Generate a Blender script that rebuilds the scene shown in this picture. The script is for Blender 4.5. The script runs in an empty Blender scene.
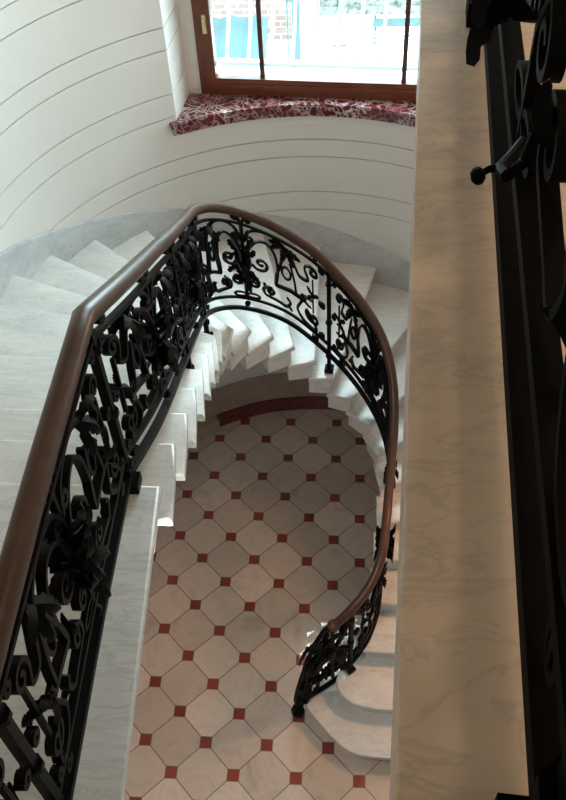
import bpy, bmesh, math, random
from mathutils import Vector, Matrix
random.seed(7)
S = 0.32                      # metres per floor-tile pitch: all plan measures below are in tile pitches
COL = bpy.context.scene.collection
RISE = 0.52
HC = 20.0125
PI = math.pi
rad = math.radians

# ------------------------------------------------------------------ materials
def new_mat(name):
    m = bpy.data.materials.new(name); m.use_nodes = True
    nt = m.node_tree; b = nt.nodes['Principled BSDF']
    return m, nt, b
def N(nt, kind, **kw):
    n = nt.nodes.new(kind)
    for k, v in kw.items(): setattr(n, k, v)
    return n
def ramp(nt, src, stops):
    r = N(nt, 'ShaderNodeValToRGB')
    els = r.color_ramp.elements
    while len(els) < len(stops): els.new(0.5)
    for e, (p, c) in zip(els, stops):
        e.position = p; e.color = c if len(c) == 4 else (*c, 1)
    nt.links.new(src, r.inputs['Fac']); return r
def math_node(nt, op, a, b=None, c=None):
    n = N(nt, 'ShaderNodeMath', operation=op)
    for i, v in enumerate((a, b, c)):
        if v is None: continue
        if isinstance(v, (int, float)): n.inputs[i].default_value = v
        else: nt.links.new(v, n.inputs[i])
    return n.outputs[0]
def mix_col(nt, fac, a, b):
    n = N(nt, 'ShaderNodeMix', data_type='RGBA')
    for i, v in ((0, fac), (6, a), (7, b)):
        if isinstance(v, (int, float)): n.inputs[i].default_value = v
        elif isinstance(v, tuple): n.inputs[i].default_value = v if len(v) == 4 else (*v, 1)
        else: nt.links.new(v, n.inputs[i])
    return n.outputs[2]
def coords(nt, scale=(1, 1, 1), rot=(0, 0, 0)):
    t = N(nt, 'ShaderNodeTexCoord'); m = N(nt, 'ShaderNodeMapping')
    m.inputs['Scale'].default_value = scale; m.inputs['Rotation'].default_value = rot
    nt.links.new(t.outputs['Object'], m.inputs['Vector']); return m.outputs['Vector']
def noise(nt, vec, scale, detail=4, rough=.55, dist=0.0):
    n = N(nt, 'ShaderNodeTexNoise')
    n.inputs['Scale'].default_value = scale; n.inputs['Detail'].default_value = detail
    n.inputs['Roughness'].default_value = rough; n.inputs['Distortion'].default_value = dist
    nt.links.new(vec, n.inputs['Vector']); return n.outputs['Fac']
def bump(nt, b, h, strength, dist=.01):
    n = N(nt, 'ShaderNodeBump'); n.inputs['Strength'].default_value = strength
    n.inputs['Distance'].default_value = dist
    nt.links.new(h, n.inputs['Height']); nt.links.new(n.outputs['Normal'], b.inputs['Normal'])

def marble(name, light, mid, vein, scale=1.0, rough=.28, rot=(0, 0, .5), stretch=(1, 3, 3), veinw=.025, rnd=True):
    m, nt, b = new_mat(name)
    v = coords(nt, tuple(s for s in stretch), rot)
    if rnd:
        oi = N(nt, 'ShaderNodeObjectInfo'); ad = N(nt, 'ShaderNodeVectorMath', operation='ADD')
        sc = N(nt, 'ShaderNodeVectorMath', operation='SCALE'); cb = N(nt, 'ShaderNodeCombineXYZ')
        for i in range(3): nt.links.new(oi.outputs['Random'], cb.inputs[i])
        nt.links.new(cb.outputs[0], sc.inputs[0]); sc.inputs['Scale'].default_value = 37
        nt.links.new(v, ad.inputs[0]); nt.links.new(sc.outputs[0], ad.inputs[1]); v = ad.outputs[0]
    n1 = noise(nt, v, 1.3 * scale, 6, .6, .6)
    n2 = noise(nt, v, 2.2 * scale, 8, .62, 1.6)
    n3 = noise(nt, v, 22 * scale, 4, .6, 0)
    cloud = ramp(nt, n1, [(.35, (0, 0, 0)), (.7, (1, 1, 1))])
    c = mix_col(nt, cloud.outputs[0], light, mid)
    vn = ramp(nt, n2, [(.5 - veinw * 2.2, (0, 0, 0)), (.5, (1, 1, 1)), (.5 + veinw, (0, 0, 0))])
    c2 = mix_col(nt, math_node(nt, 'MULTIPLY', vn.outputs[0], math_node(nt, 'MULTIPLY', n1, .75)), c, vein)
    c3 = mix_col(nt, math_node(nt, 'MULTIPLY', n3, .22), c2, mid)
    nt.links.new(c3, b.inputs['Base Color'])
    b.inputs['Roughness'].default_value = rough
    return m

M = {}
M['stair'] = marble('stair_marble', (.70, .69, .66), (.57, .57, .56), (.38, .41, .44), 2.0, .27)
M['skirt'] = marble('skirting_marble', (.50, .525, .53), (.40, .425, .435), (.24, .26, .28), 2.2, .32, (0, .6, .3), (1, 1, 1.6), .035)
M['slab'] = marble('gallery_marble', (.74, .62, .52), (.65, .54, .45), (.36, .33, .30), 4.5, .36, (0, 0, -.45), (.8, 1.9, 2), .03, False)
M['landing'] = marble('landing_marble', (.74, .75, .74), (.64, .645, .64), (.33, .35, .37), 2.0, .3, (0, 0, -.95), (.8, 4.2, 3), .03, False)
M['dado'] = marble('dado_marble', (.42, .335, .28), (.31, .245, .205), (.22, .17, .15), 2.5, .35, (0, .4, 0), (1.2, 1.2, 2.5), .04, False)
M['redbase'] = marble('red_marble', (.16, .028, .026), (.10, .018, .018), (.28, .12, .1), 5, .25, (0, 0, 0), (1, 1, 1), .02, False)

def red_sill():
    m, nt, b = new_mat('veined_red_marble')
    v = coords(nt, (1, 1, 1))
    nz = N(nt, 'ShaderNodeTexNoise'); nz.inputs['Scale'].default_value = 5; nz.inputs['Detail'].default_value = 5
    nt.links.new(v, nz.inputs['Vector'])
    ad = N(nt, 'ShaderNodeVectorMath', operation='MULTIPLY_ADD')
    nt.links.new(nz.outputs['Color'], ad.inputs[0]); ad.inputs[1].default_value = (.34, .34, .34); nt.links.new(v, ad.inputs[2])
    vo = N(nt, 'ShaderNodeTexVoronoi', feature='DISTANCE_TO_EDGE'); vo.inputs['Scale'].default_value = 17
    nt.links.new(ad.outputs[0], vo.inputs['Vector'])
    r = ramp(nt, vo.outputs['Distance'], [(0, (1, 1, 1)), (.04, (.45, .45, .45)), (.16, (0, 0, 0))])
    n2 = noise(nt, v, 9, 5, .6)
    body = ramp(nt, n2, [(.35, (.075, .010, .013)), (.65, (.18, .034, .036))])
    c = mix_col(nt, math_node(nt, 'MULTIPLY', r.outputs[0], ramp(nt, noise(nt, v, 6, 3, .5), [(.35, (.25, .25, .25)), (.65, (1, 1, 1))]).outputs[0]), body.outputs[0], (.85, .76, .76))
    nt.links.new(c, b.inputs['Base Color']); b.inputs['Roughness'].default_value = .16
    return m
M['sill'] = red_sill()

def plaster():
    m, nt, b = new_mat('wall_paint')
    v = coords(nt)
    n1 = noise(nt, v, .9, 4, .5); n2 = noise(nt, v, 60, 3, .6)
    r = ramp(nt, n1, [(.3, (.655, .645, .62)), (.7, (.71, .70, .675))])
    nt.links.new(r.outputs[0], b.inputs['Base Color']); b.inputs['Roughness'].default_value = .55
    bump(nt, b, n2, .06, .004)
    return m
M['wall'] = plaster()

def floor_mat():
    m, nt, b = new_mat('octagon_tile_floor')
    t = N(nt, 'ShaderNodeTexCoord'); s = N(nt, 'ShaderNodeSeparateXYZ')
    nt.links.new(t.outputs['Object'], s.inputs[0])
    X = math_node(nt, 'ADD', math_node(nt, 'DIVIDE', s.outputs[0], S), 3.101)
    Y = math_node(nt, 'SUBTRACT', math_node(nt, 'DIVIDE', s.outputs[1], S), 17.555)
    q = 1 / math.sqrt(2)
    a = math_node(nt, 'MULTIPLY', math_node(nt, 'ADD', X, Y), -q)
    c = math_node(nt, 'MULTIPLY', math_node(nt, 'SUBTRACT', X, Y), q)
    ra = math_node(nt, 'ROUND', a); rc = math_node(nt, 'ROUND', c)
    da = math_node(nt, 'ABSOLUTE', math_node(nt, 'SUBTRACT', a, ra))
    dc = math_node(nt, 'ABSOLUTE', math_node(nt, 'SUBTRACT', c, rc))
    dsum = math_node(nt, 'ADD', da, dc)
    dot = math_node(nt, 'LESS_THAN', dsum, .184)
    edge = math_node(nt, 'MINIMUM', da, dc)
    g1 = math_node(nt, 'LESS_THAN', edge, .011)
    g2 = math_node(nt, 'LESS_THAN', math_node(nt, 'ABSOLUTE', math_node(nt, 'SUBTRACT', dsum, .190)), .009)
    grout = math_node(nt, 'MAXIMUM', math_node(nt, 'MULTIPLY', g1, math_node(nt, 'SUBTRACT', 1, dot)), g2)
    fa = math_node(nt, 'FLOOR', a); fc = math_node(nt, 'FLOOR', c)
    cb = N(nt, 'ShaderNodeCombineXYZ'); nt.links.new(fa, cb.inputs[0]); nt.links.new(fc, cb.inputs[1])
    wn = N(nt, 'ShaderNodeTexWhiteNoise'); nt.links.new(cb.outputs[0], wn.inputs['Vector'])
    cd = N(nt, 'ShaderNodeCombineXYZ'); nt.links.new(ra, cd.inputs[0]); nt.links.new(rc, cd.inputs[1])
    wd = N(nt, 'ShaderNodeTexWhiteNoise'); nt.links.new(cd.outputs[0], wd.inputs['Vector'])
    # every tile is cut from a different piece of stone
    off = N(nt, 'ShaderNodeVectorMath', operation='MULTIPLY_ADD')
    nt.links.new(wn.outputs['Color'], off.inputs[0]); off.inputs[1].default_value = (40, 40, 40)
    nt.links.new(t.outputs['Object'], off.inputs[2])
    n1 = noise(nt, off.outputs[0], 3.2, 6, .6, 1.2); n2 = noise(nt, off.outputs[0], 14, 5, .6, .4)
    base = ramp(nt, n1, [(.3, (.585, .49, .42)), (.52, (.68, .585, .51)), (.75, (.49, .405, .345))])
    tone = ramp(nt, wn.outputs['Value'], [(0, (.78, .765, .75)), (1, (1.08, 1.08, 1.08))])
    mul = N(nt, 'ShaderNodeMix', data_type='RGBA', blend_type='MULTIPLY'); mul.inputs[0].default_value = 1
    nt.links.new(base.outputs[0], mul.inputs[6]); nt.links.new(tone.outputs[0], mul.inputs[7])
    tile = mix_col(nt, math_node(nt, 'MULTIPLY', n2, .18), mul.outputs[2], (.45, .39, .34))
    redv = mix_col(nt, wd.outputs['Value'], (.17, .030, .022), (.27, .062, .042))
    red = mix_col(nt, math_node(nt, 'MULTIPLY', n2, .5), redv, (.32, .10, .07))
    c1 = mix_col(nt, dot, tile, red)
    c2 = mix_col(nt, grout, c1, (.13, .10, .085))
    nt.links.new(c2, b.inputs['Base Color'])
    b.inputs['IOR'].default_value = 1.62
    rr = math_node(nt, 'MULTIPLY_ADD', n2, .03, .02)
    nt.links.new(math_node(nt, 'ADD', rr, math_node(nt, 'MULTIPLY', grout, .4)), b.inputs['Roughness'])
    nb = noise(nt, t.outputs['Object'], 9, 3, .5)
    bump(nt, b, nb, .008, .01)
    return m
M['floor'] = floor_mat()

def wood(name, dark, light, rough, coat=.1):
    m, nt, b = new_mat(name)
    v = coords(nt, (1, 1, 1))
    n1 = noise(nt, v, 6, 6, .65, 1.5); n2 = noise(nt, v, 38, 5, .6, .4)
    r = ramp(nt, n1, [(.3, dark), (.7, light)])
    c = mix_col(nt, math_node(nt, 'MULTIPLY', n2, .35), r.outputs[0], dark)
    nt.links.new(c, b.inputs['Base Color']); b.inputs['Roughness'].default_value = rough
    b.inputs['Coat Weight'].default_value = coat; b.inputs['Specular IOR Level'].default_value = .3; b.inputs['Coat Roughness'].default_value = .25
    return m
M['rail'] = wood('handrail_wood', (.046, .019, .011), (.078, .039, .022), .36)
M['frame'] = wood('window_wood', (.12, .034, .018), (.20, .062, .032), .35)

def iron(name, base, rough, metal=.0):
    m, nt, b = new_mat(name)
    n = noise(nt, coords(nt), 30, 4, .6)
    r = ramp(nt, n, [(.3, base), (.8, tuple(x * 1.7 for x in base))])
    nt.links.new(r.outputs[0], b.inputs['Base Color']); b.inputs['Roughness'].default_value = rough
    b.inputs['Metallic'].default_value = metal
    if metal == 0: b.inputs['Specular IOR Level'].default_value = .07
    return m
M['iron'] = iron('black_painted_iron', (.0035, .0034, .0036), .45)
M['muntin'] = iron('dark_glazing_bar', (.07, .045, .04), .45)
M['iron_gallery'] = iron('dulled_black_iron', (.0035, .003, .003), .6)  # same iron as the stairs, sheen cut here to keep lamp glare off it
M['iron_gallery'].node_tree.nodes['Principled BSDF'].inputs['Specular IOR Level'].default_value = .03
M['brass'] = iron('brass_fitting', (.55, .42, .22), .35, 1.0)

def simple(name, col, rough=.6, var=.15, scale=8):
    m, nt, b = new_mat(name)
    n = noise(nt, coords(nt), scale, 5, .6)
    r = ramp(nt, n, [(.3, tuple(x * (1 - var) for x in col)), (.7, tuple(min(1, x * (1 + var)) for x in col))])
    nt.links.new(r.outputs[0], b.inputs['Base Color']); b.inputs['Roughness'].default_value = rough
    return m
M['whitewood'] = simple('white_painted_wood', (.78, .77, .74), .4, .03)
M['ceiling'] = simple('ceiling_paint', (.72, .66, .58), .7, .04)
M['threshold'] = simple('pale_stone_plinth', (.42, .32, .22), .4, .12)
M['pave'] = simple('pale_paving', (.80, .80, .78), .7, .06)
M['guard'] = simple('pale_green_metal', (.22, .30, .30), .4, .08)
M['teal'] = simple('teal_sheet', (.02, .055, .062), .5, .25, 3)
M['tealdark'] = simple('dark_teal_paint', (.015, .045, .05), .45, .2)
M['cabinet'] = simple('white_enamel', (.85, .86, .86), .4, .03)

def brick():
    m, nt, b = new_mat('pale_brick')
    t = N(nt, 'ShaderNodeTexCoord'); mp = N(nt, 'ShaderNodeMapping'); mp.inputs['Rotation'].default_value = (rad(-90), 0, 0)
    nt.links.new(t.outputs['Object'], mp.inputs['Vector'])
    br = N(nt, 'ShaderNodeTexBrick')
    br.inputs['Color1'].default_value = (.10, .065, .058, 1); br.inputs['Color2'].default_value = (.125, .085, .072, 1)
    br.inputs['Mortar'].default_value = (.2, .19, .185, 1); br.inputs['Scale'].default_value = 3.6
    br.inputs['Mortar Size'].default_value = .03
    nt.links.new(mp.outputs[0], br.inputs['Vector']); nt.links.new(br.outputs['Color'], b.inputs['Base Color'])
    b.inputs['Roughness'].default_value = .8
    return m
M['brick'] = brick()
def speckle():
    m, nt, b = new_mat('speckled_render')
    n = noise(nt, coords(nt), 13, 5, .75)
    r = ramp(nt, n, [(.40, (.02, .035, .03)), (.47, (.10, .10, .095)), (.6, (.14, .14, .135))])
    nt.links.new(r.outputs[0], b.inputs['Base Color']); b.inputs['Roughness'].default_value = .9
    return m
M['speckle'] = speckle()
def glass():
    m = bpy.data.materials.new('window_glass'); m.use_nodes = True; nt = m.node_tree
    nt.nodes.clear()
    o = N(nt, 'ShaderNodeOutputMaterial'); mx = N(nt, 'ShaderNodeMixShader')
    tr = N(nt, 'ShaderNodeBsdfTransparent'); gl = N(nt, 'ShaderNodeBsdfGlossy'); gl.inputs['Roughness'].default_value = .02
    tr.inputs['Color'].default_value = (.95, .98, .97, 1)
    fr = N(nt, 'ShaderNodeFresnel'); fr.inputs['IOR'].default_value = 1.45
    nt.links.new(fr.outputs[0], mx.inputs[0]); nt.links.new(tr.outputs[0], mx.inputs[1]); nt.links.new(gl.outputs[0], mx.inputs[2])
    nt.links.new(mx.outputs[0], o.inputs[0]); return m
M['glass'] = glass()

# ------------------------------------------------------------------ object helpers
def V(x, y, z): return Vector((x * S, y * S, z * S))
def link(name, bm, mat, parent=None, smooth=False, at=None):
    """bm is in world metres; the object's origin is its parent's origin (or `at`)"""
    bmesh.ops.recalc_face_normals(bm, faces=bm.faces[:])
    org = Vector(at) if at is not None else Vector((0, 0, 0))
    if parent is not None:
        p = parent
        while p is not None: org = org + p.location; p = p.parent
    if org.length: bmesh.ops.translate(bm, vec=-org, verts=bm.verts[:])
    me = bpy.data.meshes.new(name); bm.to_mesh(me); bm.free()
    me.materials.append(mat)
    o = bpy.data.objects.new(name, me); COL.objects.link(o)
    if parent is not None: o.parent = parent
    elif at is not None: o.location = org
    if smooth:
        for p in me.polygons: p.use_smooth = True
        try: me.set_sharp_from_angle(angle=rad(38))
        except Exception: pass
    return o
def thing(name, loc, label, cat, group=None):
    o = bpy.data.objects.new(name, None); COL.objects.link(o); o.location = loc
    o.empty_display_size = .1
    return tag(o, label, cat, group)
def tag(o, label, cat, group=None):
    o['label'] = label; o['category'] = cat
    if group: o['group'] = group
    return o
def structure(o, label=None):
    o['kind'] = 'structure'
    if label: o['label'] = label
    return o
def box(bm, x0, x1, y0, y1, z0, z1):
    vs = [bm.verts.new(V(x, y, z)) for z in (z0, z1) for x, y in ((x0, y0), (x1, y0), (x1, y1), (x0, y1))]
    for f in ((0, 3, 2, 1), (4, 5, 6, 7), (0, 1, 5, 4), (1, 2, 6, 5), (2, 3, 7, 6), (3, 0, 4, 7)):
        bm.faces.new([vs[i] for i in f])
    return vs
def prism(bm, poly, z0, z1, bev=0, seg=3):
    lo = [bm.verts.new(V(x, y, z0)) for x, y in poly]; hi = [bm.verts.new(V(x, y, z1)) for x, y in poly]
    n = len(poly)
    ft = bm.faces.new(hi); fb = bm.faces.new(lo[::-1])
    for i in range(n): bm.faces.new((lo[i], lo[(i + 1) % n], hi[(i + 1) % n], hi[i]))
    if bev:
        es = list(set(ft.edges) | set(fb.edges))
        bmesh.ops.bevel(bm, geom=es, offset=bev * S, segments=seg, profile=.5, affect='EDGES', clamp_overlap=True)
def ball(bm, p, r, sx=1, sy=1, sz=1, seg=10):
    mt = Matrix.Translation(p) @ Matrix.Diagonal((sx, sy, sz, 1))
    bmesh.ops.create_uvsphere(bm, u_segments=seg, v_segments=max(6, seg * 2 // 3), radius=r * S, matrix=mt)
def sweep(bm, pts, prof, side=None, closed=False):
    """sweep the 2D profile [(a along side, b along up)] (pitches) along world points"""
    n = len(pts); rings = []
    for i, p in enumerate(pts):
        if closed: t = pts[(i + 1) % n] - pts[i - 1]
        else: t = pts[min(i + 1, n - 1)] - pts[max(i - 1, 0)]
        t.normalize()
        if side is None: sd = t.cross(Vector((0, 0, 1)))
        else: sd = side[i].copy(); sd = sd - t * sd.dot(t)
        if sd.length < 1e-6: sd = Vector((1, 0, 0))
        sd.normalize(); up = sd.cross(t)
        rings.append([bm.verts.new(p + sd * a * S + up * b * S) for a, b in prof])
    m = len(prof)
    for i in range(n if closed else n - 1):
        A, B = rings[i], rings[(i + 1) % n]
        for j in range(m): bm.faces.new((A[j], A[(j + 1) % m], B[(j + 1) % m], B[j]))
    if not closed: bm.faces.new(rings[0]); bm.faces.new(rings[-1][::-1])
def rect(a, b): return [(-a / 2, -b / 2), (a / 2, -b / 2), (a / 2, b / 2), (-a / 2, b / 2)]
def octo(a, b, c=.3):
    ca, cb = a / 2, b / 2
    return [(-ca + c * a, -cb), (ca - c * a, -cb), (ca, -cb + c * b), (ca, cb - c * b), (ca - c * a, cb), (-ca + c * a, cb), (-ca, cb - c * b), (-ca, -cb + c * b)]
def catmull(ctrl, per=8):
    out = []; n = len(ctrl)
    for i in range(n - 1):
        p = [ctrl[max(0, min(n - 1, i + j))] for j in (-1, 0, 1, 2)]
        for k in range(per):
            u = k / per
            out.append(tuple(.5 * ((2 * b) + (-a + c) * u + (2 * a - 5 * b + 4 * c - d) * u * u + (-a + 3 * b - 3 * c + d) * u ** 3)
                             for a, b, c, d in zip(*p)))
    out.append(tuple(ctrl[-1])); return out

# ------------------------------------------------------------------ plan of the stairwell
WC = (-.95, 12.5); WR = 5.74; WL = WC[0] - WR; WRT = WC[0] + WR
YN = -7.0; ZC = 27.0
def arc(phi, r=WR): return (WC[0] + r * math.cos(rad(phi)), WC[1] + r * math.sin(rad(phi)))
inner = {1: (-.80, 8.36), 2: (-.09, 8.62), 3: (.36, 9.33), 4: (.62, 10.22), 5: (.70, 11.0), 6: (.76, 11.68), 7: (.81, 12.36), 8: (.76, 12.93),
         9: (.55, 13.40), 10: (.17, 13.75), 11: (-.28, 13.90), 12: (-.70, 13.93), 13: (-1.15, 13.85), 14: (-1.58, 13.62), 15: (-2.0, 13.25),
         16: (-2.28, 12.73), 17: (-2.40, 12.10), 18: (-2.37, 11.40), 19: (-2.30, 10.65), 20: (-2.22, 9.85), 21: (-2.14, 9.0),
         22: (-2.07, 8.12), 23: (-1.99, 7.20), 24: (-1.94, 6.27), 25: (-1.87, 5.27)}
outer = {3: (WRT, 9.28), 4: (WRT, 10.26), 5: (WRT, 11.5), 6: (WRT, 12.6), 7: arc(15), 8: arc(30), 9: arc(44), 10: arc(58),
         11: arc(72.9), 12: arc(87.9), 13: arc(102.7), 14: arc(117.5), 15: arc(132.3), 16: arc(146.4), 17: arc(160.2), 18: arc(173.7),
         19: (WL, 11.79), 20: (WL, 10.53), 21: (WL, 9.38), 22: (WL, 8.25), 23: (WL, 7.25), 24: (WL, 6.27), 25: (WL, 5.27)}
LEDGE = [(-1.87, 5.27), (-1.70, 2.21), (-1.55, -.5), (-1.35, YN)]       # landing edge over the void
def gx(y): return .0792 + .0607 * y                                       # gallery edge over the void
ZL = 25 * RISE; ZG = 18.0

# ------------------------------------------------------------------ setting: floor, walls, ceiling
bm = bmesh.new(); box(bm, WL - .3, WRT + .3, YN - .3, 18.6, -.4, 0)
structure(link('floor', bm, M['floor']), 'polished floor of pale octagon tiles with small red square insets')

GRO = [7.31, 7.83, 8.80, 9.26, 10.31, 10.84, 11.81, 12.28, 13.27, 13.74, 14.75, 15.22, 16.23, 16.7, 17.7, 18.2, 19.2, 19.7, 20.7, 21.2, 22.2, 22.7]
W0, W1 = 10.2, 20.4
PW0, PW1 = 49.5, 120.5
def row_profile(z0, z1):
    rows = [(z0, 0)]
    for g in GRO:
        if z0 < g - .03 and g + .03 < z1: rows += [(g - .015, 0), (g - .006, .05), (g + .006, .05), (g + .015, 0)]
    for zz in (W0, W1):
        if z0 < zz < z1: rows.append((zz, 0))
    rows.append((z1, 0)); return sorted(rows)
bm = bmesh.new()
phis = sorted(set([i * 2.5 for i in range(0, 73)] + [PW0, PW1]))
rows = row_profile(0, ZC)
grid = [[bm.verts.new(V(*arc(p, WR + d), z)) for p in phis] for z, d in rows]
for i in range(len(rows) - 1):
    for j in range(len(phis) - 1):
        zc = (rows[i][0] + rows[i + 1][0]) / 2; pc = (phis[j] + phis[j + 1]) / 2
        if W0 < zc < W1 and PW0 < pc < PW1: continue
        bm.faces.new((grid[i][j], grid[i][j + 1], grid[i + 1][j + 1], grid[i + 1][j]))
structure(link('wall_far', bm, M['wall'], smooth=True), 'curved white stairwell wall with fine horizontal joint lines')
def flat_wall(name, x, sgn, label):
    bm = bmesh.new(); g = [[bm.verts.new(V(x + sgn * d, y, z)) for y in (YN, 2, 8, WC[1])] for z, d in rows]
    for i in range(len(rows) - 1):
        for j in range(3): bm.faces.new((g[i][j], g[i][j + 1], g[i + 1][j + 1], g[i + 1][j]))
    structure(link(name, bm, M['wall']), label)
flat_wall('wall_left', WL, -1, 'white wall along the upper landing')
flat_wall('wall_right', WRT, 1, 'white wall behind the gallery')
bm = bmesh.new(); box(bm, WL - .3, WRT + .3, YN - .5, YN, 0, ZC)
structure(link('wall_near', bm, M['wall']))
bm = bmesh.new(); box(bm, WL - .3, WRT + .3, YN - .5, 18.6, ZC, ZC + .5)
structure(link('ceiling', bm, M['ceiling']))

# red marble baseboard, grey marble dado, plinth at the side of the far wall
def ring(bm, p0, p1, r0, r1, z0, z1, step=2.5):
    n = max(2, int(abs(p1 - p0) / step) + 1); ps = [p0 + (p1 - p0) * i / (n - 1) for i in range(n)]
    q = [[bm.verts.new(V(*arc(p, r), z)) for r, z in ((r0, z0), (r1, z0), (r1, z1), (r0, z1))] for p in ps]
    for a, b in zip(q, q[1:]):
        for j in range(4): bm.faces.new((a[j], a[(j + 1) % 4], b[(j + 1) % 4], b[j]))
    bm.faces.new(q[0]); bm.faces.new(q[-1][::-1])
bm = bmesh.new(); ring(bm, 121.5, 5, WR - .13, WR + .02, 0, .5)
structure(link('baseboard_far', bm, M['redbase'], smooth=True), 'curved dark red marble baseboard at the foot of the far wall')
bm = bmesh.new(); ring(bm, 178, 3, WR - .05, WR + .02, .45, 1.55)
structure(link('trim_1', bm, M['dado'], smooth=True), 'grey marble dado band above the red baseboard')
bm = bmesh.new()
prism(bm, [arc(121.5, WR - .25), arc(121.5, WR), arc(131, WR), arc(131, WR - .25)], 0, .42, .02, 2)
structure(link('trim_2', bm, M['threshold']), 'pale stone plinth block where the red baseboard ends')

# stepped-stair skirting: marble band on the wall that follows the flight
sk = [(5, 3.95), (15, 4.4), (30, 4.95), (45, 5.45), (58, 5.9), (64.4, 6.12), (71.2, 6.32), (79.2, 6.55), (88.7, 6.86), (97.9, 7.13), (110, 7.5), (123.1, 7.96), (132.3, 8.32),
      (141.1, 8.6), (150.7, 8.96), (163.7, 9.5), (175.5, 9.98), (180, 10.2)]
def sk_z(p):
    for (a, za), (b, zb) in zip(sk, sk[1:]):
        if a <= p <= b: return za + (zb - za) * (p - a) / (b - a)
    return sk[-1][1]
bm = bmesh.new(); st = []
for i in range(71):
    p = 5 + i * 2.5; z = sk_z(p); st.append((arc(p, WR - .07), arc(p, WR + .02), z))
for y, z in ((11, 10.86), (9, 11.95), (7, 13.0), (5.4, 13.75), (0, 13.8)):
    st.append(((WL + .07, y), (WL - .02, y), z))
q = []
for a, b, z in st:
    q.append([bm.verts.new(v) for v in (V(*b, z - 1.6), V(*a, z - 1.6), V(*a, z - .05), V(a[0] * .6 + b[0] * .4, a[1] * .6 + b[1] * .4, z), V(*b, z))])
for a, b in zip(q, q[1:]):
    for j in range(5): bm.faces.new((a[j], a[(j + 1) % 5], b[(j + 1) % 5], b[j]))
bm.faces.new(q[0]); bm.faces.new(q[-1][::-1])
structure(link('baseboard_stair', bm, M['skirt'], smooth=True), 'grey veined marble skirting that climbs the curved wall with the stairs')

# landing and gallery floors
bm = bmesh.new()
prism(bm, [LEDGE[0], LEDGE[1], LEDGE[2], LEDGE[3], (WL, YN), (WL, 5.27)], ZL - .13, ZL, .045, 3)
prism(bm, [(LEDGE[0][0] - .32, 5.12), (LEDGE[1][0] - .32, 2.21), (LEDGE[2][0] - .32, -.5), (LEDGE[3][0] - .32, YN), (WL, YN), (WL, 5.12)], ZL - .6, ZL - .12)
structure(link('floor_landing', bm, M['landing'], smooth=True), 'grey veined white marble landing with its edge over the void')
bm = bmesh.new()
prism(bm, [(gx(YN), YN), (WRT, YN), (WRT, 14.2), (gx(14.2), 14.2), (gx(8), 8), (gx(3), 3)], ZG - .3, ZG, .06, 4)
structure(link('floor_gallery', bm, M['slab'], smooth=True), 'beige marble edge of the upper gallery close to the camera')

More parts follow.
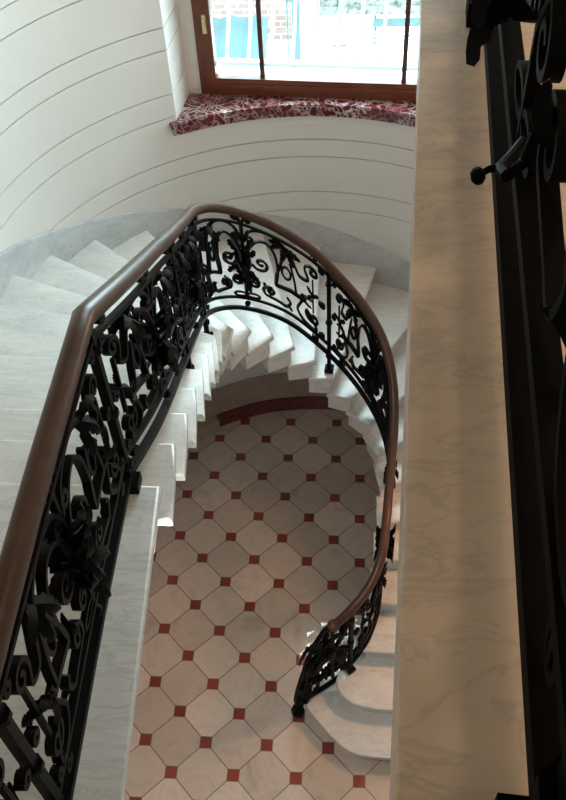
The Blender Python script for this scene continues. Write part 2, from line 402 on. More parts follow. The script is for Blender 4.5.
# ------------------------------------------------------------------ staircase: 25 cantilevered marble steps
stairs = thing('staircase', V(1.6, 8.2, 0), 'white marble staircase of cantilevered steps winding up the curved wall', 'staircase')
def lerp(a, b, t): return (a[0] + (b[0] - a[0]) * t, a[1] + (b[1] - a[1]) * t)
def unit(a, b):
    d = math.hypot(b[0] - a[0], b[1] - a[1]); return ((b[0] - a[0]) / d, (b[1] - a[1]) / d)
def add(p, d, s): return (p[0] + d[0] * s, p[1] + d[1] * s)
SL = .13
def step_mesh(k):
    z = k * RISE
    if k == 1:
        top = [(WRT, 7.28), (1.5, 7.28), (.77, 7.31), (.45, 7.33), (.22, 7.40), (0, 7.53), (-.23, 7.75), (-.48, 8.02), (-.66, 8.22), (-.78, 8.36), (-.84, 8.5), (-.80, 8.66), (-.66, 8.82),
               (-.45, 8.98), (-.1, 9.2), (.3, 9.6), (WRT, 9.6)]
        body = [(WRT, 7.42), (.77, 7.45), (.25, 7.53), (-.2, 7.90), (-.62, 8.32), (-.74, 8.5), (-.6, 8.76), (-.1, 9.1), (.3, 9.5), (WRT, 9.5)]
    elif k == 2:
        top = [(WRT, 8.17), (1.16, 8.17), (.8, 8.18), (.5, 8.21), (.3, 8.27), (.13, 8.37), (-.01, 8.5), (-.09, 8.62), (-.13, 8.8), (-.08, 8.98), (.1, 9.2), (.3, 9.5), (.45, 9.8), (WRT, 9.8)]
        body = [(WRT, 8.29), (1.16, 8.29), (.55, 8.33), (.2, 8.48), (.03, 8.68), (0, 8.85), (.2, 9.15), (.45, 9.7), (WRT, 9.7)]
    elif k == 3:
        top = [(WRT, 9.28), (1.2, 9.28), (.75, 9.28), (.5, 9.29), (.38, 9.34), (.34, 9.46), (.44, 9.75), (.58, 10.22), (.6, 10.5), (WRT, 10.6)]
        body = [(WRT, 9.4), (.55, 9.42), (.48, 9.5), (.56, 9.8), (.72, 10.4), (WRT, 10.5)]
    else:
        a, b = inner[k], inner[k + 1]
        oa, ob = outer[k], outer[k + 1]
        da, db = unit(a, oa), unit(b, ob)                 # outward directions of the two nose lines
        tg = unit(a, b); inw = (-tg[1], tg[0])            # towards the void (flight turns left)
        tip = add(add(b, tg, .17 if k < 20 else .08), inw, .075 if k < 22 else .05)
        top = [oa]
        if 7 <= k <= 18:
            pass
        top = [oa, a, add(lerp(a, b, .5), inw, .03), tip, add(tip, db, .35)]
        far_b = add(ob, tg, .0)
        # tuck the back of the tread under the next step
        nb = unit(oa, ob)
        top += [add(ob, nb, .25)]
        if 8 <= k <= 18 and k != 7:
            pa = math.degrees(math.atan2(ob[1] - WC[1], ob[0] - WC[0])); pb = math.degrees(math.atan2(oa[1] - WC[1], oa[0] - WC[0]))
            if pa < -90: pa += 360
            top += [arc(pa + (pb - pa) * t, WR) for t in (.25, .5, .75)]
        # body set back under the nosing
        bk = lambda p, dirn, s: add(p, dirn, s)
        a2 = add(add(a, tg, .10), da, .05); b2 = add(add(b, tg, .17), db, .05)
        if k >= 18: a2 = add(add(a, tg, .10), da, .2); b2 = add(add(b, tg, .12), db, .22)
        body = [add(oa, nb, .1), a2, b2, add(ob, nb, .2)]
    bm = bmesh.new(); prism(bm, top, z - SL, z, .045, 3)
    tread = link('step', bm, M['stair'], stairs, smooth=True)
    bm = bmesh.new(); prism(bm, body, max(0, (k - 1) * RISE - (.06 if k > 3 else 0)), z - SL + .01)
    link('riser', bm, M['stair'], tread)
for k in range(1, 25): step_mesh(k)
# riser and apron under the landing edge belong to the landing slab (step 25 is the landing itself)

# ------------------------------------------------------------------ balustrade paths
class Path:
    """stations: (x, y, z of lower rail, z of handrail axis) in pitches"""
    def __init__(self, st):
        self.p = st; self.s = [0]
        for a, b in zip(st, st[1:]): self.s.append(self.s[-1] + math.hypot(b[0] - a[0], b[1] - a[1]))
        self.L = self.s[-1]
    def at(self, s):
        S_, P_ = self.s, self.p
        if s <= 0: i = 0
        elif s >= self.L: i = len(P_) - 2
        else:
            lo, hi = 0, len(S_) - 1
            while hi - lo > 1:
                m = (lo + hi) // 2
                if S_[m] <= s: lo = m
                else: hi = m
            i = lo
        u = (s - S_[i]) / (S_[i + 1] - S_[i]); a, b = P_[i], P_[i + 1]
        q = [a[j] + (b[j] - a[j]) * u for j in range(4)]
        def tan(k):
            k0, k1 = max(0, k - 1), min(len(P_) - 1, k + 1)
            d = Vector((P_[k1][0] - P_[k0][0], P_[k1][1] - P_[k0][1], 0)); d.normalize(); return d
        t = tan(i) * (1 - u) + tan(i + 1) * u; t.normalize()
        return q, t, Vector((t.y, -t.x, 0))
    def pt(self, s, v, w=0, lo=.28, hi=-.26):
        """v in 0..1 between the two thin rails; w out of plane (pitches)"""
        q, t, n = self.at(s); zl, zu = q[2] + lo, q[3] + hi
        return V(q[0], q[1], zl + v * (zu - zl)) + n * (w * S)
    def line(self, which, off, s0, s1, step=.12):
        n = max(2, int((s1 - s0) / step) + 1); out = []
        for i in range(n):
            q, t, nn = self.at(s0 + (s1 - s0) * i / (n - 1)); out.append(V(q[0], q[1], q[which] + off))
        return out

# ---- ironwork motifs; panel coordinates are pitches, x along the rail, y up
def spiral(cx, cy, r0, r1, a0, a1, n=26):
    out = []
    for i in range(n):
        u = i / (n - 1); r = r0 * (r1 / r0) ** u; a = rad(a0 + (a1 - a0) * u)
        out.append((cx + r * math.cos(a), cy + r * math.sin(a)))
    return out
def oval(cx, cy, rx, ry, n=20): return [(cx + rx * math.cos(2 * PI * i / n), cy + ry * math.sin(2 * PI * i / n)) for i in range(n)]
def bezier(p0, p1, p2, p3, n=12):
    return [tuple((1 - u) ** 3 * a + 3 * (1 - u) ** 2 * u * b + 3 * (1 - u) * u * u * c + u ** 3 * d for a, b, c, d in zip(p0, p1, p2, p3)) for u in [i / (n - 1) for i in range(n)]]
IRON = M['iron']; DEPTH = 1.0
class Panel:
    def __init__(self, path, s0, s1, hp, mirror=False):
        self.path, self.s0, self.s1, self.hp, self.mir = path, s0, s1, hp, mirror
        self.W = s1 - s0
    def P(self, x, y, w=0):
        s = self.s1 - x if self.mir else self.s0 + x
        return self.path.pt(s, y / self.hp, w)
    def nrm(self, x):
        s = self.s1 - x if self.mir else self.s0 + x
        return self.path.at(s)[2]
    def bar(self, bm, pts, a=.05, b=.075, closed=False):
        w = [self.P(x, y) for x, y in pts]; sd = [self.nrm(x) for x, y in pts]
        sweep(bm, w, rect(b * DEPTH, a * DEPTH), sd, closed)
    def leaf(self, bm, x, y, ang, L, wd, curl=0.0, out=0.0, w0=0.0):
        """lobed acanthus leaf: solid with a diamond section; ang in the panel plane, `out` bends it off the plane"""
        n = 9; rings = []
        ax, ay = x, y; a = rad(ang); w = w0
        for i in range(n):
            u = i / (n - 1)
            hw = wd * (.45 + .75 * math.sin(PI * (.12 + u * .72))) * (1.0 if i % 2 else .68) * (1 - .25 * u)
            if i == n - 1: hw = wd * .3
            th = max(.014, .045 * (1 - .7 * u))
            dx, dy = math.cos(a), math.sin(a); px, py = -dy, dx
            rings.append([bm.verts.new(self.P(ax + px * hw, ay + py * hw, w + hw * .35)), bm.verts.new(self.P(ax, ay, w + th)),
                          bm.verts.new(self.P(ax - px * hw, ay - py * hw, w + hw * .35)), bm.verts.new(self.P(ax, ay, w - th))])
            stp = L / (n - 1); ax += dx * stp; ay += dy * stp; a += rad(curl) / (n - 1); w += out * stp * (1.25 - 1.5 * u)
        for A, B in zip(rings, rings[1:]):
            for j in range(4): bm.faces.new((A[j], A[(j + 1) % 4], B[(j + 1) % 4], B[j]))
        bm.faces.new(rings[0]); bm.faces.new(rings[-1][::-1])
    def knob(self, bm, x, y, r, w=0): ball(bm, self.P(x, y, w), r)

def half_scrolls(p, bm, X, cx, hp):
    """iron scrolls of one half of a panel; X maps x measured from the post (0) to the centre (cx)"""
    k = cx / 1.65; t = hp
    def B(pts, a=.042, b=.075): p.bar(bm, [(X(x * k), y) for x, y in pts], a, b)
    def eye(x, y, r, a0, a1, *tail):
        q = spiral(x, y, .035, r, a0, a1, 30)
        B(q + (catmull([q[-2], q[-1]] + list(tail), 6)[7:] if tail else []))
    # C scrolls facing the post, joined by an upright rod
    eye(.27, t * .83, .17, 90, 90 - 540 + 50, (.36, t * .68), (.52, t * .66), (.62, t * .78), (.70, t * .90))
    eye(.27, t * .19, .17, -90, -90 + 540 - 50, (.2, t * .055), (.42, t * .04), (.58, t * .15), (.52, t * .28), (.46, t * .36))
    B([(.27, t * .74), (.27, t * .5), (.27, t * .28)], .035, .045)
    # stepped bar
    B([(.42, t * .42), (.42, t * .36), (.7, t * .36), (1.0, t * .335)], .06, .08)
    # lyre and oval cartouche
    B(bezier((1.0, t * .335), (1.0, t * .52), (.90, t * .58), (.86, t * .74)))
    B(bezier((.60, t * .36), (.61, t * .52), (.64, t * .58), (.70, t * .74)))
    p.bar(bm, [(X(x * k), y) for x, y in oval(.78, t * .58, .085, .15)], .038, .06, True)
    # arches and spirals towards the centre
    B(catmull([(1.0, t * .335), (.95, t * .55), (1.0, t * .76), (1.16, t * .86), (1.38, t * .82), (1.56, t * .66), (1.62, t * .5)], 6))
    B(catmull([(.78, t * .92), (.98, t * .985), (1.25, t * .99), (1.5, t * .93), (1.62, t * .78)], 6))
    eye(1.29, t * .55, .20, 200, 200 + 470, (1.50, t * .50), (1.62, t * .36))
    eye(1.13, t * .20, .16, 60, 60 - 470, (.94, t * .10), (.80, t * .09), (.72, t * .17), (.78, t * .22))
    eye(1.47, t * .24, .13, 160, 160 - 430, (1.62, t * .22))
    eye(1.50, t * .84, .09, 0, 400)
    eye(.09, t * .50, .06, 0, 400); eye(.10, t * .96, .05, 0, 380); eye(.10, t * .05, .05, 0, 380)
def half_leaves(p, X, cx, hp, sg, parent):
    k = cx / 1.65; t = hp
    def cluster(items):
        bm = bmesh.new()
        for x, y, ang, L, wd, curl, out in items:
            p.leaf(bm, X(x * k), y, ang if sg > 0 else 180 - ang, L, wd, curl * sg, out)
        link('leaf_cluster', bm, IRON, parent, smooth=True)
    cluster([(.78, t * .90, a, .30, .075, c, o) for a, c, o in ((200, 40, .6), (235, 25, -.7), (270, 0, .9), (305, -25, -.7), (340, -40, .6), (160, 60, -.5), (20, -60, .5))])
    cluster([(.27, t * .5, 30, .18, .05, 60, .5), (.27, t * .5, -20, .17, .05, -60, -.5), (.27, t * .5, 160, .15, .05, -50, .5)])
    cluster([(.48, t * .37, 150, .22, .06, 60, .7), (.48, t * .37, 210, .2, .055, -60, -.7), (.48, t * .37, 80, .18, .05, 50, -.6)])
    cluster([(1.13, .36, 35, .2, .05, 70, .5), (1.13, .36, 80, .18, .05, 40, -.6)])
    cluster([(.80, t * .10, 200, .18, .05, 60, .5)])
def centre_spray(p, bm, cx, hp):
    t = hp
    for i, (dy, a, c) in enumerate(((.22, 60, 40), (.22, 120, -40), (.32, 20, 60), (.32, 160, -60), (.44, 75, 30), (.44, 105, -30), (.40, 200, 50), (.40, -20, -50),
                                    (.54, 90, 0), (.30, 250, 30), (.30, 290, -30), (.60, 40, 50), (.60, 140, -50), (.68, 70, 40), (.68, 110, -40), (.52, 230, 40), (.52, 310, -40),
                                    (.26, 90, 0), (.46, 90, 0), (.62, 270, 0), (.38, 270, 0))):
        p.leaf(bm, cx, t * dy, a, .30, .085, c, (.85 if i % 2 else -.85), .04 if i % 2 else -.04)
    for a in range(0, 360, 60): p.leaf(bm, cx, t * .56, a, .17, .06, 0, 0.7, .06)
    for a in range(0, 360, 72): p.leaf(bm, cx, t * .40, a + 20, .15, .05, 0, -.7, -.06)
    p.knob(bm, cx, t * .56, .06, .09); p.knob(bm, cx, t * .40, .055, -.09)
def make_panel(root, path, s0, s1, knobs=True):
    hp = sum(path.at(s0 + (s1 - s0) * u)[0][3] - path.at(s0 + (s1 - s0) * u)[0][2] - .54 for u in (.1, .3, .5, .7, .9)) / 5
    p = Panel(path, s0, s1, hp); W = p.W; cx = W / 2
    bm = bmesh.new()
    half_scrolls(p, bm, lambda x: x, cx, hp); half_scrolls(p, bm, lambda x: W - x, cx, hp)
    p.bar(bm, [(cx, 0), (cx, hp * .3), (cx, hp * .6), (cx, hp)], .05, .06)
    p.bar(bm, oval(cx - .16, .10, .15, .055), .035, .05, True); p.bar(bm, oval(cx + .16, .10, .15, .055), .035, .05, True)
    scr = link('scroll_panel', bm, IRON, root, smooth=True)
    half_leaves(p, lambda x: x, cx, hp, 1, scr); half_leaves(p, lambda x: W - x, cx, hp, -1, scr)
    bm = bmesh.new(); centre_spray(p, bm, cx, hp); link('flower_spray', bm, IRON, scr, smooth=True)
    # little scrolls between the top bar and the handrail, balls between the two lower bars
    def small(pts, nm='scroll'):
        bm = bmesh.new(); p.bar(bm, pts, .04, .06); link(nm, bm, IRON, scr, smooth=True)
    for sg in (1, -1):
        small([(cx + sg * x, y) for x, y in spiral(.14, hp + .12, .02, .085, 0, 480) + [(.03, hp + .05), (.0, hp - .1)]])
    for x0, sg in ((.12, 1), (W - .12, -1)):
        small([(x0 + sg * x, y) for x, y in spiral(.12, hp + .11, .02, .075, 90, -380)])
        small([(x0 + sg * x, y) for x, y in spiral(.12, -.12, .02, .075, -90, 380)])
    for x0 in ((cx,) if knobs else ()):
        bm = bmesh.new(); p.knob(bm, x0, -.14, .065); link('ball', bm, IRON, scr, smooth=True)
def make_post(root, path, s, foot, top=-.06, off=0):
    q, t, n = path.at(s); bm = bmesh.new()
    a = V(q[0], q[1], foot); b = V(q[0], q[1], q[3] + top)
    sweep(bm, [a, a + (b - a) * .5, b], rect(.085, .085), [t, t, t])
    c = a + Vector((0, 0, .09 * S))
    sweep(bm, [a, c, c + Vector((0, 0, .03 * S))], rect(.2, .2), [t, t, t])
    for f in (.16, .5, .86):
        m = a + (b - a) * f
        sweep(bm, [m - Vector((0, 0, .03 * S)), m, m + Vector((0, 0, .03 * S))], octo(.15, .15), [t, t, t])
    return link('post', bm, IRON, root)

# ---- stair balustrade
hh = [(4, 2.40), (5, 2.40), (6.5, 2.33), (7.3, 2.42), (8, 2.55), (9, 2.7), (10.4, 2.8), (11.5, 2.9), (13, 2.88), (15.6, 2.86), (17, 2.70), (18, 2.56), (19, 2.47), (20, 2.41), (21, 2.38), (22, 2.36), (23, 2.36), (24, 2.34), (25, 2.31)]
hb = [(4, .2), (8, .12), (9, .08), (10, .17), (11, .32), (12, .38), (13, .48), (14.6, .5), (16, .45), (18, .36), (22, .24), (25, .2)]
def interp(tab, x):
    if x <= tab[0][0]: return tab[0][1]
    for (a, va), (b, vb) in zip(tab, tab[1:]):
        if a <= x <= b: return va + (vb - va) * (x - a) / (b - a)
    return tab[-1][1]
ctrl = [(.19, 9.07, 1.32, 3.85), (.40, 9.27, 1.5, 4.02), (.62, 9.56, 1.75, 4.22), (.80, 9.98, 2.1, 4.52), (.87, 10.5, 2.45, 4.78)]
for k in range(5, 25):
    a, b0, b1 = inner[k], inner[k - 1], inner[k + 1]
    tg = unit(b0, b1); nr = (tg[1], -tg[0]); o = .22 if k < 19 else .21
    ctrl.append((a[0] + nr[0] * o, a[1] + nr[1] * o, k * RISE + interp(hb, k), k * RISE + interp(hh, k)))
zk = ZL + 2.31
up = catmull(ctrl + [(-2.17, 5.24, ZL + .2, zk)], 6)
land = [(-2.17, 5.24), (-2.13, 3.62), (-2.09, 2.6), (-2.0, .4), (-1.86, -2.2)]
SL0 = len(up)
stations = up + [(x, y, ZL + .2, zk) for x, y in land[1:]]
path = Path(stations)
s_kink = path.s[SL0 - 1]
bal = thing('stair_balustrade', V(.19, 9.07, 2 * RISE), 'black wrought iron balustrade with brown wooden handrail winding up the stairs', 'balustrade')
# handrail profile: moulded, wider than tall
HR = [(.78 * a, .95 * b) for a, b in [(-.11, -.05), (-.075, -.085), (.075, -.085), (.11, -.05), (.125, .0), (.105, .055), (.06, .088), (0, .098), (-.06, .088), (-.105, .055), (-.125, 0)]]
hp_pts = path.line(3, 0, 0, s_kink, .1)
hl_pts = path.line(3, 0, s_kink, path.L, .3)
vol = catmull([(-.17, 8.88, 3.50), (-.08, 8.92, 3.58), (.04, 8.97, 3.71), (.19, 9.07, 3.85)], 5)
bm = bmesh.new(); sweep(bm, [V(*c) for c in vol[:-1]] + hp_pts + hl_pts[1:], HR)
ball(bm, V(-.18, 8.875, 3.48), .14, 1, 1, .85, 14)
link('handrail', bm, M['rail'], bal, smooth=True)
bm = bmesh.new(); sweep(bm, path.line(3, -.26, 0, s_kink) + path.line(3, -.26, s_kink, path.L, .3)[1:], rect(.07, .045)); link('top_bar', bm, M['iron'], bal)
bm = bmesh.new(); sweep(bm, path.line(2, .28, 0, s_kink) + path.line(2, .28, s_kink, path.L, .3)[1:], rect(.07, .045)); link('lower_bar', bm, M['iron'], bal)
bm = bmesh.new(); sweep(bm, path.line(2, 0, 0, s_kink) + path.line(2, 0, s_kink, path.L, .3)[1:], rect(.09, .07)); link('bottom_rail', bm, M['iron'], bal)
def s_of_t(t):               # station of nose line t on the rail
    i = (len([0] * 0) + (4 + (t - 4)) * 6)
    i = (t - 5 + 5) * 6; i0 = int(i); u = i - i0
    return path.s[i0] + (path.s[min(i0 + 1, len(path.s) - 1)] - path.s[i0]) * u
posts = [(0.0, 2 * RISE), (s_of_t(7.5), 7 * RISE), (s_of_t(11.35), 11 * RISE), (s_of_t(17.4), 17 * RISE), (s_of_t(21.0) - .1, 20 * RISE), (s_kink, ZL), (s_kink + 3.2, ZL), (s_kink + 6.4, ZL)]
for s, f in posts: make_post(bal, path, s, f)
for (a, _), (b, _) in zip(posts, posts[1:]): make_panel(bal, path, a + .05, b - .05)
# curled iron bracket that ends the balustrade over the first step
bp = Path([(.19, 9.07, .78, 3.85), (-.1, 8.94, .62, 3.7), (-.4, 8.79, .4, 3.4), (-.7, 8.62, .27, 2.95), (-1.0, 8.42, -.05, 2.0)])
p = Panel(bp, 0, bp.L, 1.3)
bm = bmesh.new(); W = p.W
p.bar(bm, bezier((0, 0), (.3, -.05), (1.0, 0), (1.28, .12), 16) + [(1.36 + .12 * math.cos(rad(a)), .16 + .12 * math.sin(rad(a))) for a in range(-60, 330, 30)], .075, .1)
p.bar(bm, bezier((0, 1.3), (.35, 1.25), (.5, 1.5), (.72, 1.38)) + [(x, y) for x, y in spiral(.78, 1.22, .17, .03, 70, -380)][1:], .06, .09)
p.bar(bm, bezier((.1, .95), (.5, 1.2), (1.15, 1.0), (1.38, .62)) + [(x, y) for x, y in spiral(1.22, .48, .2, .03, 30, -420)][1:], .06, .09)
p.bar(bm, spiral(.32, .45, .03, .27, 0, 520), .05, .08); p.bar(bm, spiral(.8, .42, .03, .24, 180, -330), .05, .08)
p.bar(bm, [(.05, .1), (.25, .7), (.55, 1.0)], .05, .08); p.bar(bm, bezier((.3, .75), (.6, .5), (.8, .9), (1.1, .7)), .05, .08)
p.bar(bm, bezier((0, .55), (.4, .9), (.9, .75), (1.2, .3)), .05, .09); p.bar(bm, bezier((.05, 1.25), (.2, .8), (.6, .6), (.95, .7)), .05, .09)
p.bar(bm, spiral(.55, .78, .03, .2, 90, 560), .05, .09); p.bar(bm, spiral(1.05, .75, .03, .16, 0, -430), .05, .09)
p.bar(bm, bezier((.72, 1.38), (.9, 1.25), (1.2, 1.2), (1.36, .75)), .055, .09); p.bar(bm, bezier((1.36, .75), (1.44, .5), (1.4, .3), (1.3, .12)), .055, .09)
brk = link('end_bracket', bm, M['iron'], bal, smooth=True)
bm = bmesh.new()
for x, y, a, L in [(random.uniform(.15, 1.3), random.uniform(.1, 1.0), random.uniform(0, 360), random.uniform(.2, .32)) for _ in range(26)] + [(.35, .6, 60, .4), (.4, .6, 20, .4), (.5, .5, 330, .36), (.6, .7, 80, .36), (.7, .6, 40, .4), (.85, .55, 100, .36), (.9, .5, 20, .36), (1.0, .35, 300, .3), (.55, .3, 250, .3),
                   (.3, .3, 200, .3), (.75, .3, 280, .3), (1.1, .6, 60, .3), (.2, .9, 100, .3), (.8, 1.35, 20, .4), (.85, 1.3, 340, .35), (.6, 1.0, 120, .3), (.95, .85, 70, .26)]:
    bm = bmesh.new(); p.leaf(bm, x, y, a, L, .10, random.uniform(-60, 60), random.choice((-.6, .6))); link('leaf', bm, M['iron'], brk, smooth=True)
bm = bmesh.new(); ball(bm, V(-1.0, 8.42, .17), .16, 1, 1, .9, 12); link('scroll_end', bm, M['iron'], brk, smooth=True)
# handrail newel rod below the volute
bm = bmesh.new(); sweep(bm, [V(-.2, 8.87, 1.1), V(-.2, 8.87, 3.4)], rect(.09, .09), [Vector((1, 0, 0))] * 2)
link('newel_rod', bm, M['iron'], bal)

IRON = M['iron_gallery']; DEPTH = .7
# ---- gallery balustrade near the camera
def rx(y): return .385 + .0660 * y
gst = [(rx(y), y, ZG + .2, ZG + 2.55) for y in (-3.0, -1.5, 0, 1.5, 3, 4.5, 6, 7.5, 9, 10.5, 12, 13.4)]
gpath = Path(gst)
gal = thing('gallery_balustrade', V(rx(0), 0, ZG), 'dark iron balustrade on the beige gallery edge, close at the right', 'balustrade')
bm = bmesh.new(); sweep(bm, gpath.line(3, 0, 0, gpath.L, .5), HR); link('handrail', bm, M['rail'], gal, smooth=True)
bm = bmesh.new(); sweep(bm, gpath.line(3, -.26, 0, gpath.L, .5), rect(.07, .045)); link('top_bar', bm, M['iron_gallery'], gal)
bm = bmesh.new(); sweep(bm, gpath.line(2, .28, 0, gpath.L, .5), rect(.075, .05)); link('lower_bar', bm, M['iron_gallery'], gal)
bm = bmesh.new(); sweep(bm, gpath.line(2, 0, 0, gpath.L, .5), rect(.09, .07)); link('bottom_rail', bm, M['iron_gallery'], gal)
gp = [-.5 + 4.05 * i for i in range(5)]
for s in gp[1:]: make_post(gal, gpath, s, ZG)
for a, b in zip([.02] + gp[1:], gp[1:]): make_panel(gal, gpath, a + .05, b - .05, False)
# leaf curl that leans out over the gallery edge
gpan = Panel(gpath, gp[1], gp[2], 1.8)
bm = bmesh.new()
gc = 1.62
sweep(bm, [gpan.P(gc + u, v, w_) for u, v, w_ in ((.25, .10, -.02), (.12, .12, -.07), (0, .16, -.11), (-.10, .2, -.10), (-.12, .26, -.06), (-.06, .3, -.04))], octo(.032, .032), None)
ball(bm, gpan.P(gc - .04, .16, -.17), .022, 1, 1.6, 1, 10)
sweep(bm, [gpan.P(gc, .16, -.10), gpan.P(gc - .02, .17, -.14), gpan.P(gc - .04, .16, -.17)], octo(.02, .02), None)
link('leaf_curl', bm, M['iron_gallery'], gal, smooth=True)

# ------------------------------------------------------------------ window in the curved wall
AN = 85.0
nv = Vector((math.cos(rad(AN)), math.sin(rad(AN)), 0)); tv = Vector((nv.y, -nv.x, 0))
WD = 5.93
def WP(s, d, z): return Vector(((WC[0] + nv.x * d + tv.x * s) * S, (WC[1] + nv.y * d + tv.y * s) * S, z * S))
def wbox(bm, s0, s1, d0, d1, z0, z1):
    vs = [bm.verts.new(WP(s, d, z)) for z in (z0, z1) for s, d in ((s0, d0), (s1, d0), (s1, d1), (s0, d1))]
    for f in ((0, 3, 2, 1), (4, 5, 6, 7), (0, 1, 5, 4), (1, 2, 6, 5), (2, 3, 7, 6), (3, 0, 4, 7)): bm.faces.new([vs[i] for i in f])
org = WP(0, WD, 10.2)
# reveals (jambs with the same joint lines, lintel)
bm = bmesh.new()
jr = [r for r in row_profile(W0 - .2, W1) if r[0] >= W0 - .2]
for ph, sg in ((PW1, -1), (PW0, 1)):
    j = Vector(arc(ph) + (0,)); s_ = (j.x - WC[0]) * tv.x + (j.y - WC[1]) * tv.y; d_ = (j.x - WC[0]) * nv.x + (j.y - WC[1]) * nv.y
    g = [[bm.verts.new(WP(s_ + sg * dd, dq, z)) for dq in (d_, WD + .02)] for z, dd in jr]
    for a, b in zip(g, g[1:]): bm.faces.new((a[0], a[1], b[1], b[0]))
    wbox(bm, *sorted((s_ + sg * .6, s_ + sg * .051)), d_, WD + .02, W0 - .3, W1 + .3)
    if sg < 0: sL, dL = s_, d_
    else: sR, dR = s_, d_
f = [bm.verts.new(WP(s, d, W1)) for s, d in ((sL, WD + .02), (sR, WD + .02))]
top = [bm.verts.new(V(*arc(p), W1)) for p in [PW0 + (PW1 - PW0) * i / 20 for i in range(21)]]
bm.faces.new(f + top)
structure(link('trim_3', bm, M['wall']), 'white window reveal with the same joint lines as the wall')
# window sill: red marble, front edge follows the wall
bm = bmesh.new()
fr = [arc(122.4 - (122.4 - 47.6) * i / 30, WR - .15) for i in range(31)]
pl = fr + [arc(47.6, WR + .01), arc(PW0, WR + .01)]
b0, b1 = WP(sR, WD, 0) / S, WP(sL, WD, 0) / S
pl += [(b0.x, b0.y), (b1.x, b1.y), arc(PW1, WR + .01), arc(122.4, WR + .01)]
prism(bm, pl, 10.06, 10.21, .05, 3)
fr2 = [arc(121.8 - (121.8 - 48.2) * i / 30, WR - .07) for i in range(31)]
prism(bm, fr2 + [arc(48.2, WR + .01), arc(121.8, WR + .01)][:1] + [arc(121.8 - (121.8 - 48.2) * i / 30, WR + .01) for i in range(30, -1, -1)], 9.88, 10.08, .04, 2)
structure(link('trim_4', bm, M['sill'], smooth=True), 'dark red marble window sill with white veins')
# window unit
win = bpy.data.objects.new('window_1', None); COL.objects.link(win); win.location = org
structure(win, 'brown wooden window in the curved wall with daylight behind')
bm = bmesh.new()
wbox(bm, sL - .5, -3.03, WD, WD + .3, 10.0, W1 + .1); wbox(bm, 3.03, sR + .5, WD, WD + .3, 10.0, W1 + .1); wbox(bm, sL, sR, WD, WD + .3, (W1 - .05), W1 + .1)
link('casing', bm, M['whitewood'], win)
bm = bmesh.new()
for a, b in ((-3.03, -2.84), (2.84, 3.03)): wbox(bm, a, b, WD - .03, WD + .25, 10.2, (W1 - .05))
wbox(bm, -2.84, 2.84, WD - .03, WD + .25, 10.2, 10.37); wbox(bm, -2.84, 2.84, WD - .03, WD + .25, W1 - .2, (W1 - .05))
link('frame', bm, M['frame'], win)
bm = bmesh.new()
for a, b in ((-2.83, -2.64), (2.64, 2.83)): wbox(bm, a, b, WD - .08, WD + .16, 10.38, (W1 - .21))
wbox(bm, -2.64, 2.64, WD - .08, WD + .16, 10.38, 10.62); wbox(bm, -2.64, 2.64, WD - .08, WD + .16, (W1 - .45), (W1 - .21))
wbox(bm, -2.66, 2.66, WD - .11, WD - .08, 10.44, 10.50)
sash = link('sash', bm, M['frame'], win)
for s in (-1.58, 1.58):
    bm = bmesh.new(); wbox(bm, s - .05, s + .05, WD - .02, WD + .1, 10.62, (W1 - .45)); link('muntin', bm, M['muntin'], sash)
for a, b in ((-2.64, -1.63), (-1.53, 1.53), (1.63, 2.64)):
    bm = bmesh.new(); vs = [bm.verts.new(WP(s, WD + .06, z)) for s, z in ((a, 10.62), (b, 10.62), (b, (W1 - .45)), (a, (W1 - .45)))]; bm.faces.new(vs)
    link('pane', bm, M['glass'], sash)
bm = bmesh.new(); wbox(bm, -2.82, -2.73, WD - .12, WD - .08, 11.65, 12.05); wbox(bm, -2.80, -2.75, WD - .16, WD - .12, 11.75, 11.98)
link('hinge_plate', bm, M['brass'], win)
# outside ledge
bm = bmesh.new(); wbox(bm, -3.6, 3.6, WD + .3, WD + 1.25, 9.9, 10.45); structure(link('trim_5', bm, M['whitewood']), 'white stone ledge outside the window')

# ------------------------------------------------------------------ outside the window
gd = thing('window_guard', WP(0, WD + .95, 10.45), 'pale green iron guard with bulging bars outside the window', 'window guard')
bm = bmesh.new(); wbox(bm, -3.3, 3.3, WD + .9, WD + 1.0, 10.47, 10.53); link('rail', bm, M['guard'], gd)
bm = bmesh.new(); wbox(bm, -3.3, 3.3, WD + .9, WD + 1.0, 14.6, 14.7); link('rail', bm, M['guard'], gd)
for i in range(13):
    s = -3.12 + .52 * i
    c = catmull([(.95, 10.5), (1.12, 10.75), (1.55, 11.3), (1.75, 12.0), (1.6, 13.0), (1.2, 14.0), (.95, 14.65)], 5)
    bm = bmesh.new(); sweep(bm, [WP(s, WD + d, z) for d, z in c], octo(.075, .075), [tv] * len(c)); link('bar', bm, M['guard'], gd, smooth=True)
bm = bmesh.new(); box(bm, -16, 16, 19.6, 46, 5.4, 5.8); structure(link('ground_courtyard', bm, M['pave']), 'bright paved courtyard outside the window')
bm = bmesh.new(); box(bm, -14, -2.2, 31, 32, 5.8, 15); box(bm, -14, -2.1, 30.9, 31, 5.8, 6.2)
tag(link('brick_wall', bm, M['brick'], at=V(-8, 31.5, 5.8)), 'pale pink brick wall seen through the left window panes', 'wall')
bm = bmesh.new(); box(bm, -1.4, 14, 33, 34, 5.8, 15); box(bm, -1.4, 14, 32.9, 33, 5.8, 6.1)
tag(link('rendered_wall', bm, M['speckle'], at=V(6, 33.5, 5.8)), 'speckled pale wall seen through the right window panes', 'wall')
can = thing('canopy', V(-4.0, 28.6, 5.8), 'teal sloping canopy in front of the pale brick wall', 'canopy')
bm = bmesh.new()
g = []
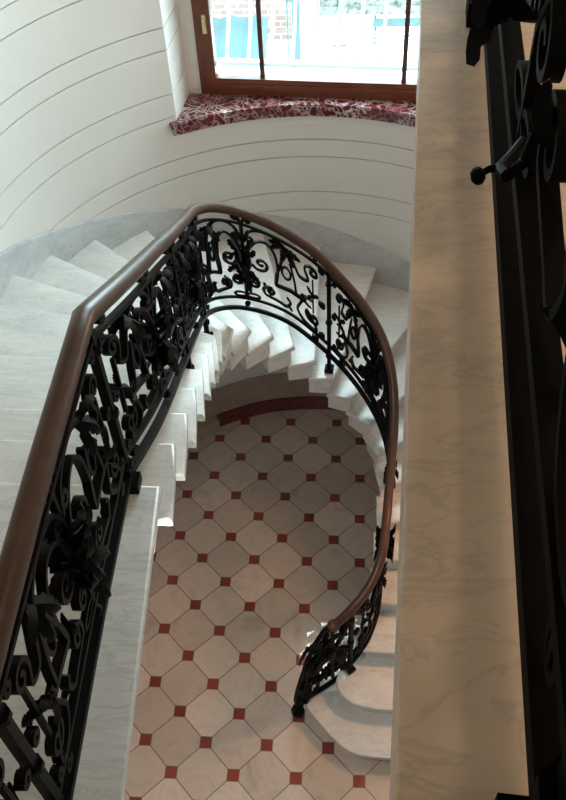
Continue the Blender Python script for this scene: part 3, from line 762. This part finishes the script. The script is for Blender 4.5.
for i in range(7):
    x = -5.4 + .42 * i; dz = .16 if i % 2 else 0
    g.append([bm.verts.new(V(x, 27.9, 6.45 + dz)), bm.verts.new(V(x, 29.6, 7.15 + dz)), bm.verts.new(V(x, 29.6, 7.08 + dz)), bm.verts.new(V(x, 27.9, 6.38 + dz))])
for a, b in zip(g, g[1:]):
    for j in range(4): bm.faces.new((a[j], a[(j + 1) % 4], b[(j + 1) % 4], b[j]))
bm.faces.new(g[0]); bm.faces.new(g[-1][::-1])
link('sheet', bm, M['teal'], can)
for x in (-5.3, -2.95):
    bm = bmesh.new(); box(bm, x, x + .08, 28.2, 28.28, 5.8, 6.6); link('leg', bm, M['tealdark'], can)
gt = thing('gate_post', V(-1.75, 26.5, 5.8), 'dark teal gate post standing between the brick wall and white cabinet', 'gate post')
bm = bmesh.new(); box(bm, -1.85, -1.62, 26.4, 26.62, 5.8, 10.6); link('shaft', bm, M['tealdark'], gt)
bm = bmesh.new(); box(bm, -1.95, -1.52, 26.3, 26.72, 10.6, 10.75); link('cap', bm, M['tealdark'], gt)
bm = bmesh.new(); box(bm, -2.02, -1.97, 26.45, 26.5, 5.8, 9.8); box(bm, -2.0, -1.8, 26.45, 26.5, 7.0, 7.06); box(bm, -2.0, -1.8, 26.45, 26.5, 9.0, 9.06); link('hinge_rod', bm, M['tealdark'], gt)
cbn = thing('utility_cabinet', V(-.5, 27.5, 5.8), 'white box cabinet with a short dark handle in the courtyard', 'cabinet')
bm = bmesh.new(); prism(bm, [(-1.35, 27.0), (.45, 27.0), (.45, 28.3), (-1.35, 28.3)], 5.8, 7.75, .06, 2); link('body', bm, M['cabinet'], cbn)
bm = bmesh.new(); box(bm, -.62, -.18, 26.93, 26.99, 7.38, 7.45); link('handle', bm, M['tealdark'], cbn)
fc = thing('fence', V(2.4, 30.5, 5.8), 'low pale fence with a teal top board right of the cabinet', 'fence')
bm = bmesh.new(); box(bm, .7, 4.6, 30.4, 30.5, 6.45, 6.72); link('top_board', bm, M['teal'], fc)
for z in (6.25, 6.1, 5.95):
    bm = bmesh.new(); box(bm, .7, 4.6, 30.42, 30.48, z - .03, z + .03); link('rail', bm, M['guard'], fc)
for x in (.75, 2.6, 4.5):
    bm = bmesh.new(); box(bm, x, x + .08, 30.5, 30.58, 5.8, 6.8); link('post', bm, M['tealdark'], fc)

# ------------------------------------------------------------------ light
sc = bpy.context.scene
w = bpy.data.worlds.new('daylight'); sc.world = w; w.use_nodes = True
bg = w.node_tree.nodes['Background']; bg.inputs['Color'].default_value = (.74, .95, 1.0, 1); bg.inputs['Strength'].default_value = 17.0
def area(name, loc, to, sx, sy, power, col, portal=False):
    l = bpy.data.lights.new(name, 'AREA'); l.shape = 'RECTANGLE'; l.size = sx; l.size_y = sy; l.energy = power; l.color = col
    o = bpy.data.objects.new(name, l); COL.objects.link(o); o.location = loc
    o.rotation_euler = (Vector(to) - Vector(loc)).to_track_quat('-Z', 'Y').to_euler()
    if portal: l.cycles.is_portal = True
    return o
def lamp(name, loc, power, col, r=.12):
    l = bpy.data.lights.new(name, 'POINT'); l.energy = power; l.color = col; l.shadow_soft_size = r
    o = bpy.data.objects.new(name, l); COL.objects.link(o); o.location = loc; return o
area('window_portal', WP(0, WD + .35, 15.4), WP(0, 0, 15.4), 5.4 * S, 9.8 * S, 1, (1, 1, 1), True)
area('added_floor_fill', V(-2.7, 4.2, 12.2), V(.4, 5.4, 0), 1.0 * S, 2.5 * S, 26, (1.0, .95, .88))  # area light added under the landing, stands in for entrance daylight on the floor
lamp('stairwell_lamp', V(2.2, 6.0, 24.5), 34, (1.0, .72, .45), .15)
lamp('hall_lamp', V(3.3, 12.2, 14.6), 26, (1.0, .60, .38), .16)
sl = bpy.data.lights.new('added_step_fill', 'SPOT'); sl.energy = 85; sl.color = (1.0, .48, .22); sl.shadow_soft_size = .12; sl.spot_size = rad(85); sl.spot_blend = .8  # unseen warm spot added to tint the lower steps brown
so = bpy.data.objects.new('added_step_fill', sl); COL.objects.link(so); so.location = V(4.2, 10.8, 8.8)
so.rotation_euler = (V(.9, 8.6, .8) - V(4.2, 10.8, 8.8)).to_track_quat('-Z', 'Y').to_euler()
lamp('gallery_lamp', V(3.2, -1.5, 24.0), 20, (1.0, .70, .42), .15)

# ------------------------------------------------------------------ camera
cam = bpy.data.cameras.new('camera'); co = bpy.data.objects.new('camera', cam); COL.objects.link(co)
right = Vector((.9972033, .06208282, -.04160886)); down = Vector((.01734881, -.73382167, -.67912058)); fwd = Vector((-.0726952, .67649943, -.73284646))
mt = Matrix((right, -down, -fwd)).transposed().to_4x4()
co.matrix_world = Matrix.Translation(V(0, 0, HC)) @ mt
cam.sensor_fit = 'HORIZONTAL'; cam.sensor_width = 36; cam.lens = 867.66 / 566 * 36; cam.clip_start = .02
sc.camera = co
sc.view_settings.view_transform = 'Standard'; sc.view_settings.look = 'None'; sc.view_settings.gamma = 1
sc.view_settings.exposure = 0.14
try: sc.cycles.use_denoising = True
except Exception: pass
sc.cycles.max_bounces = 8; sc.cycles.sample_clamp_indirect = 6
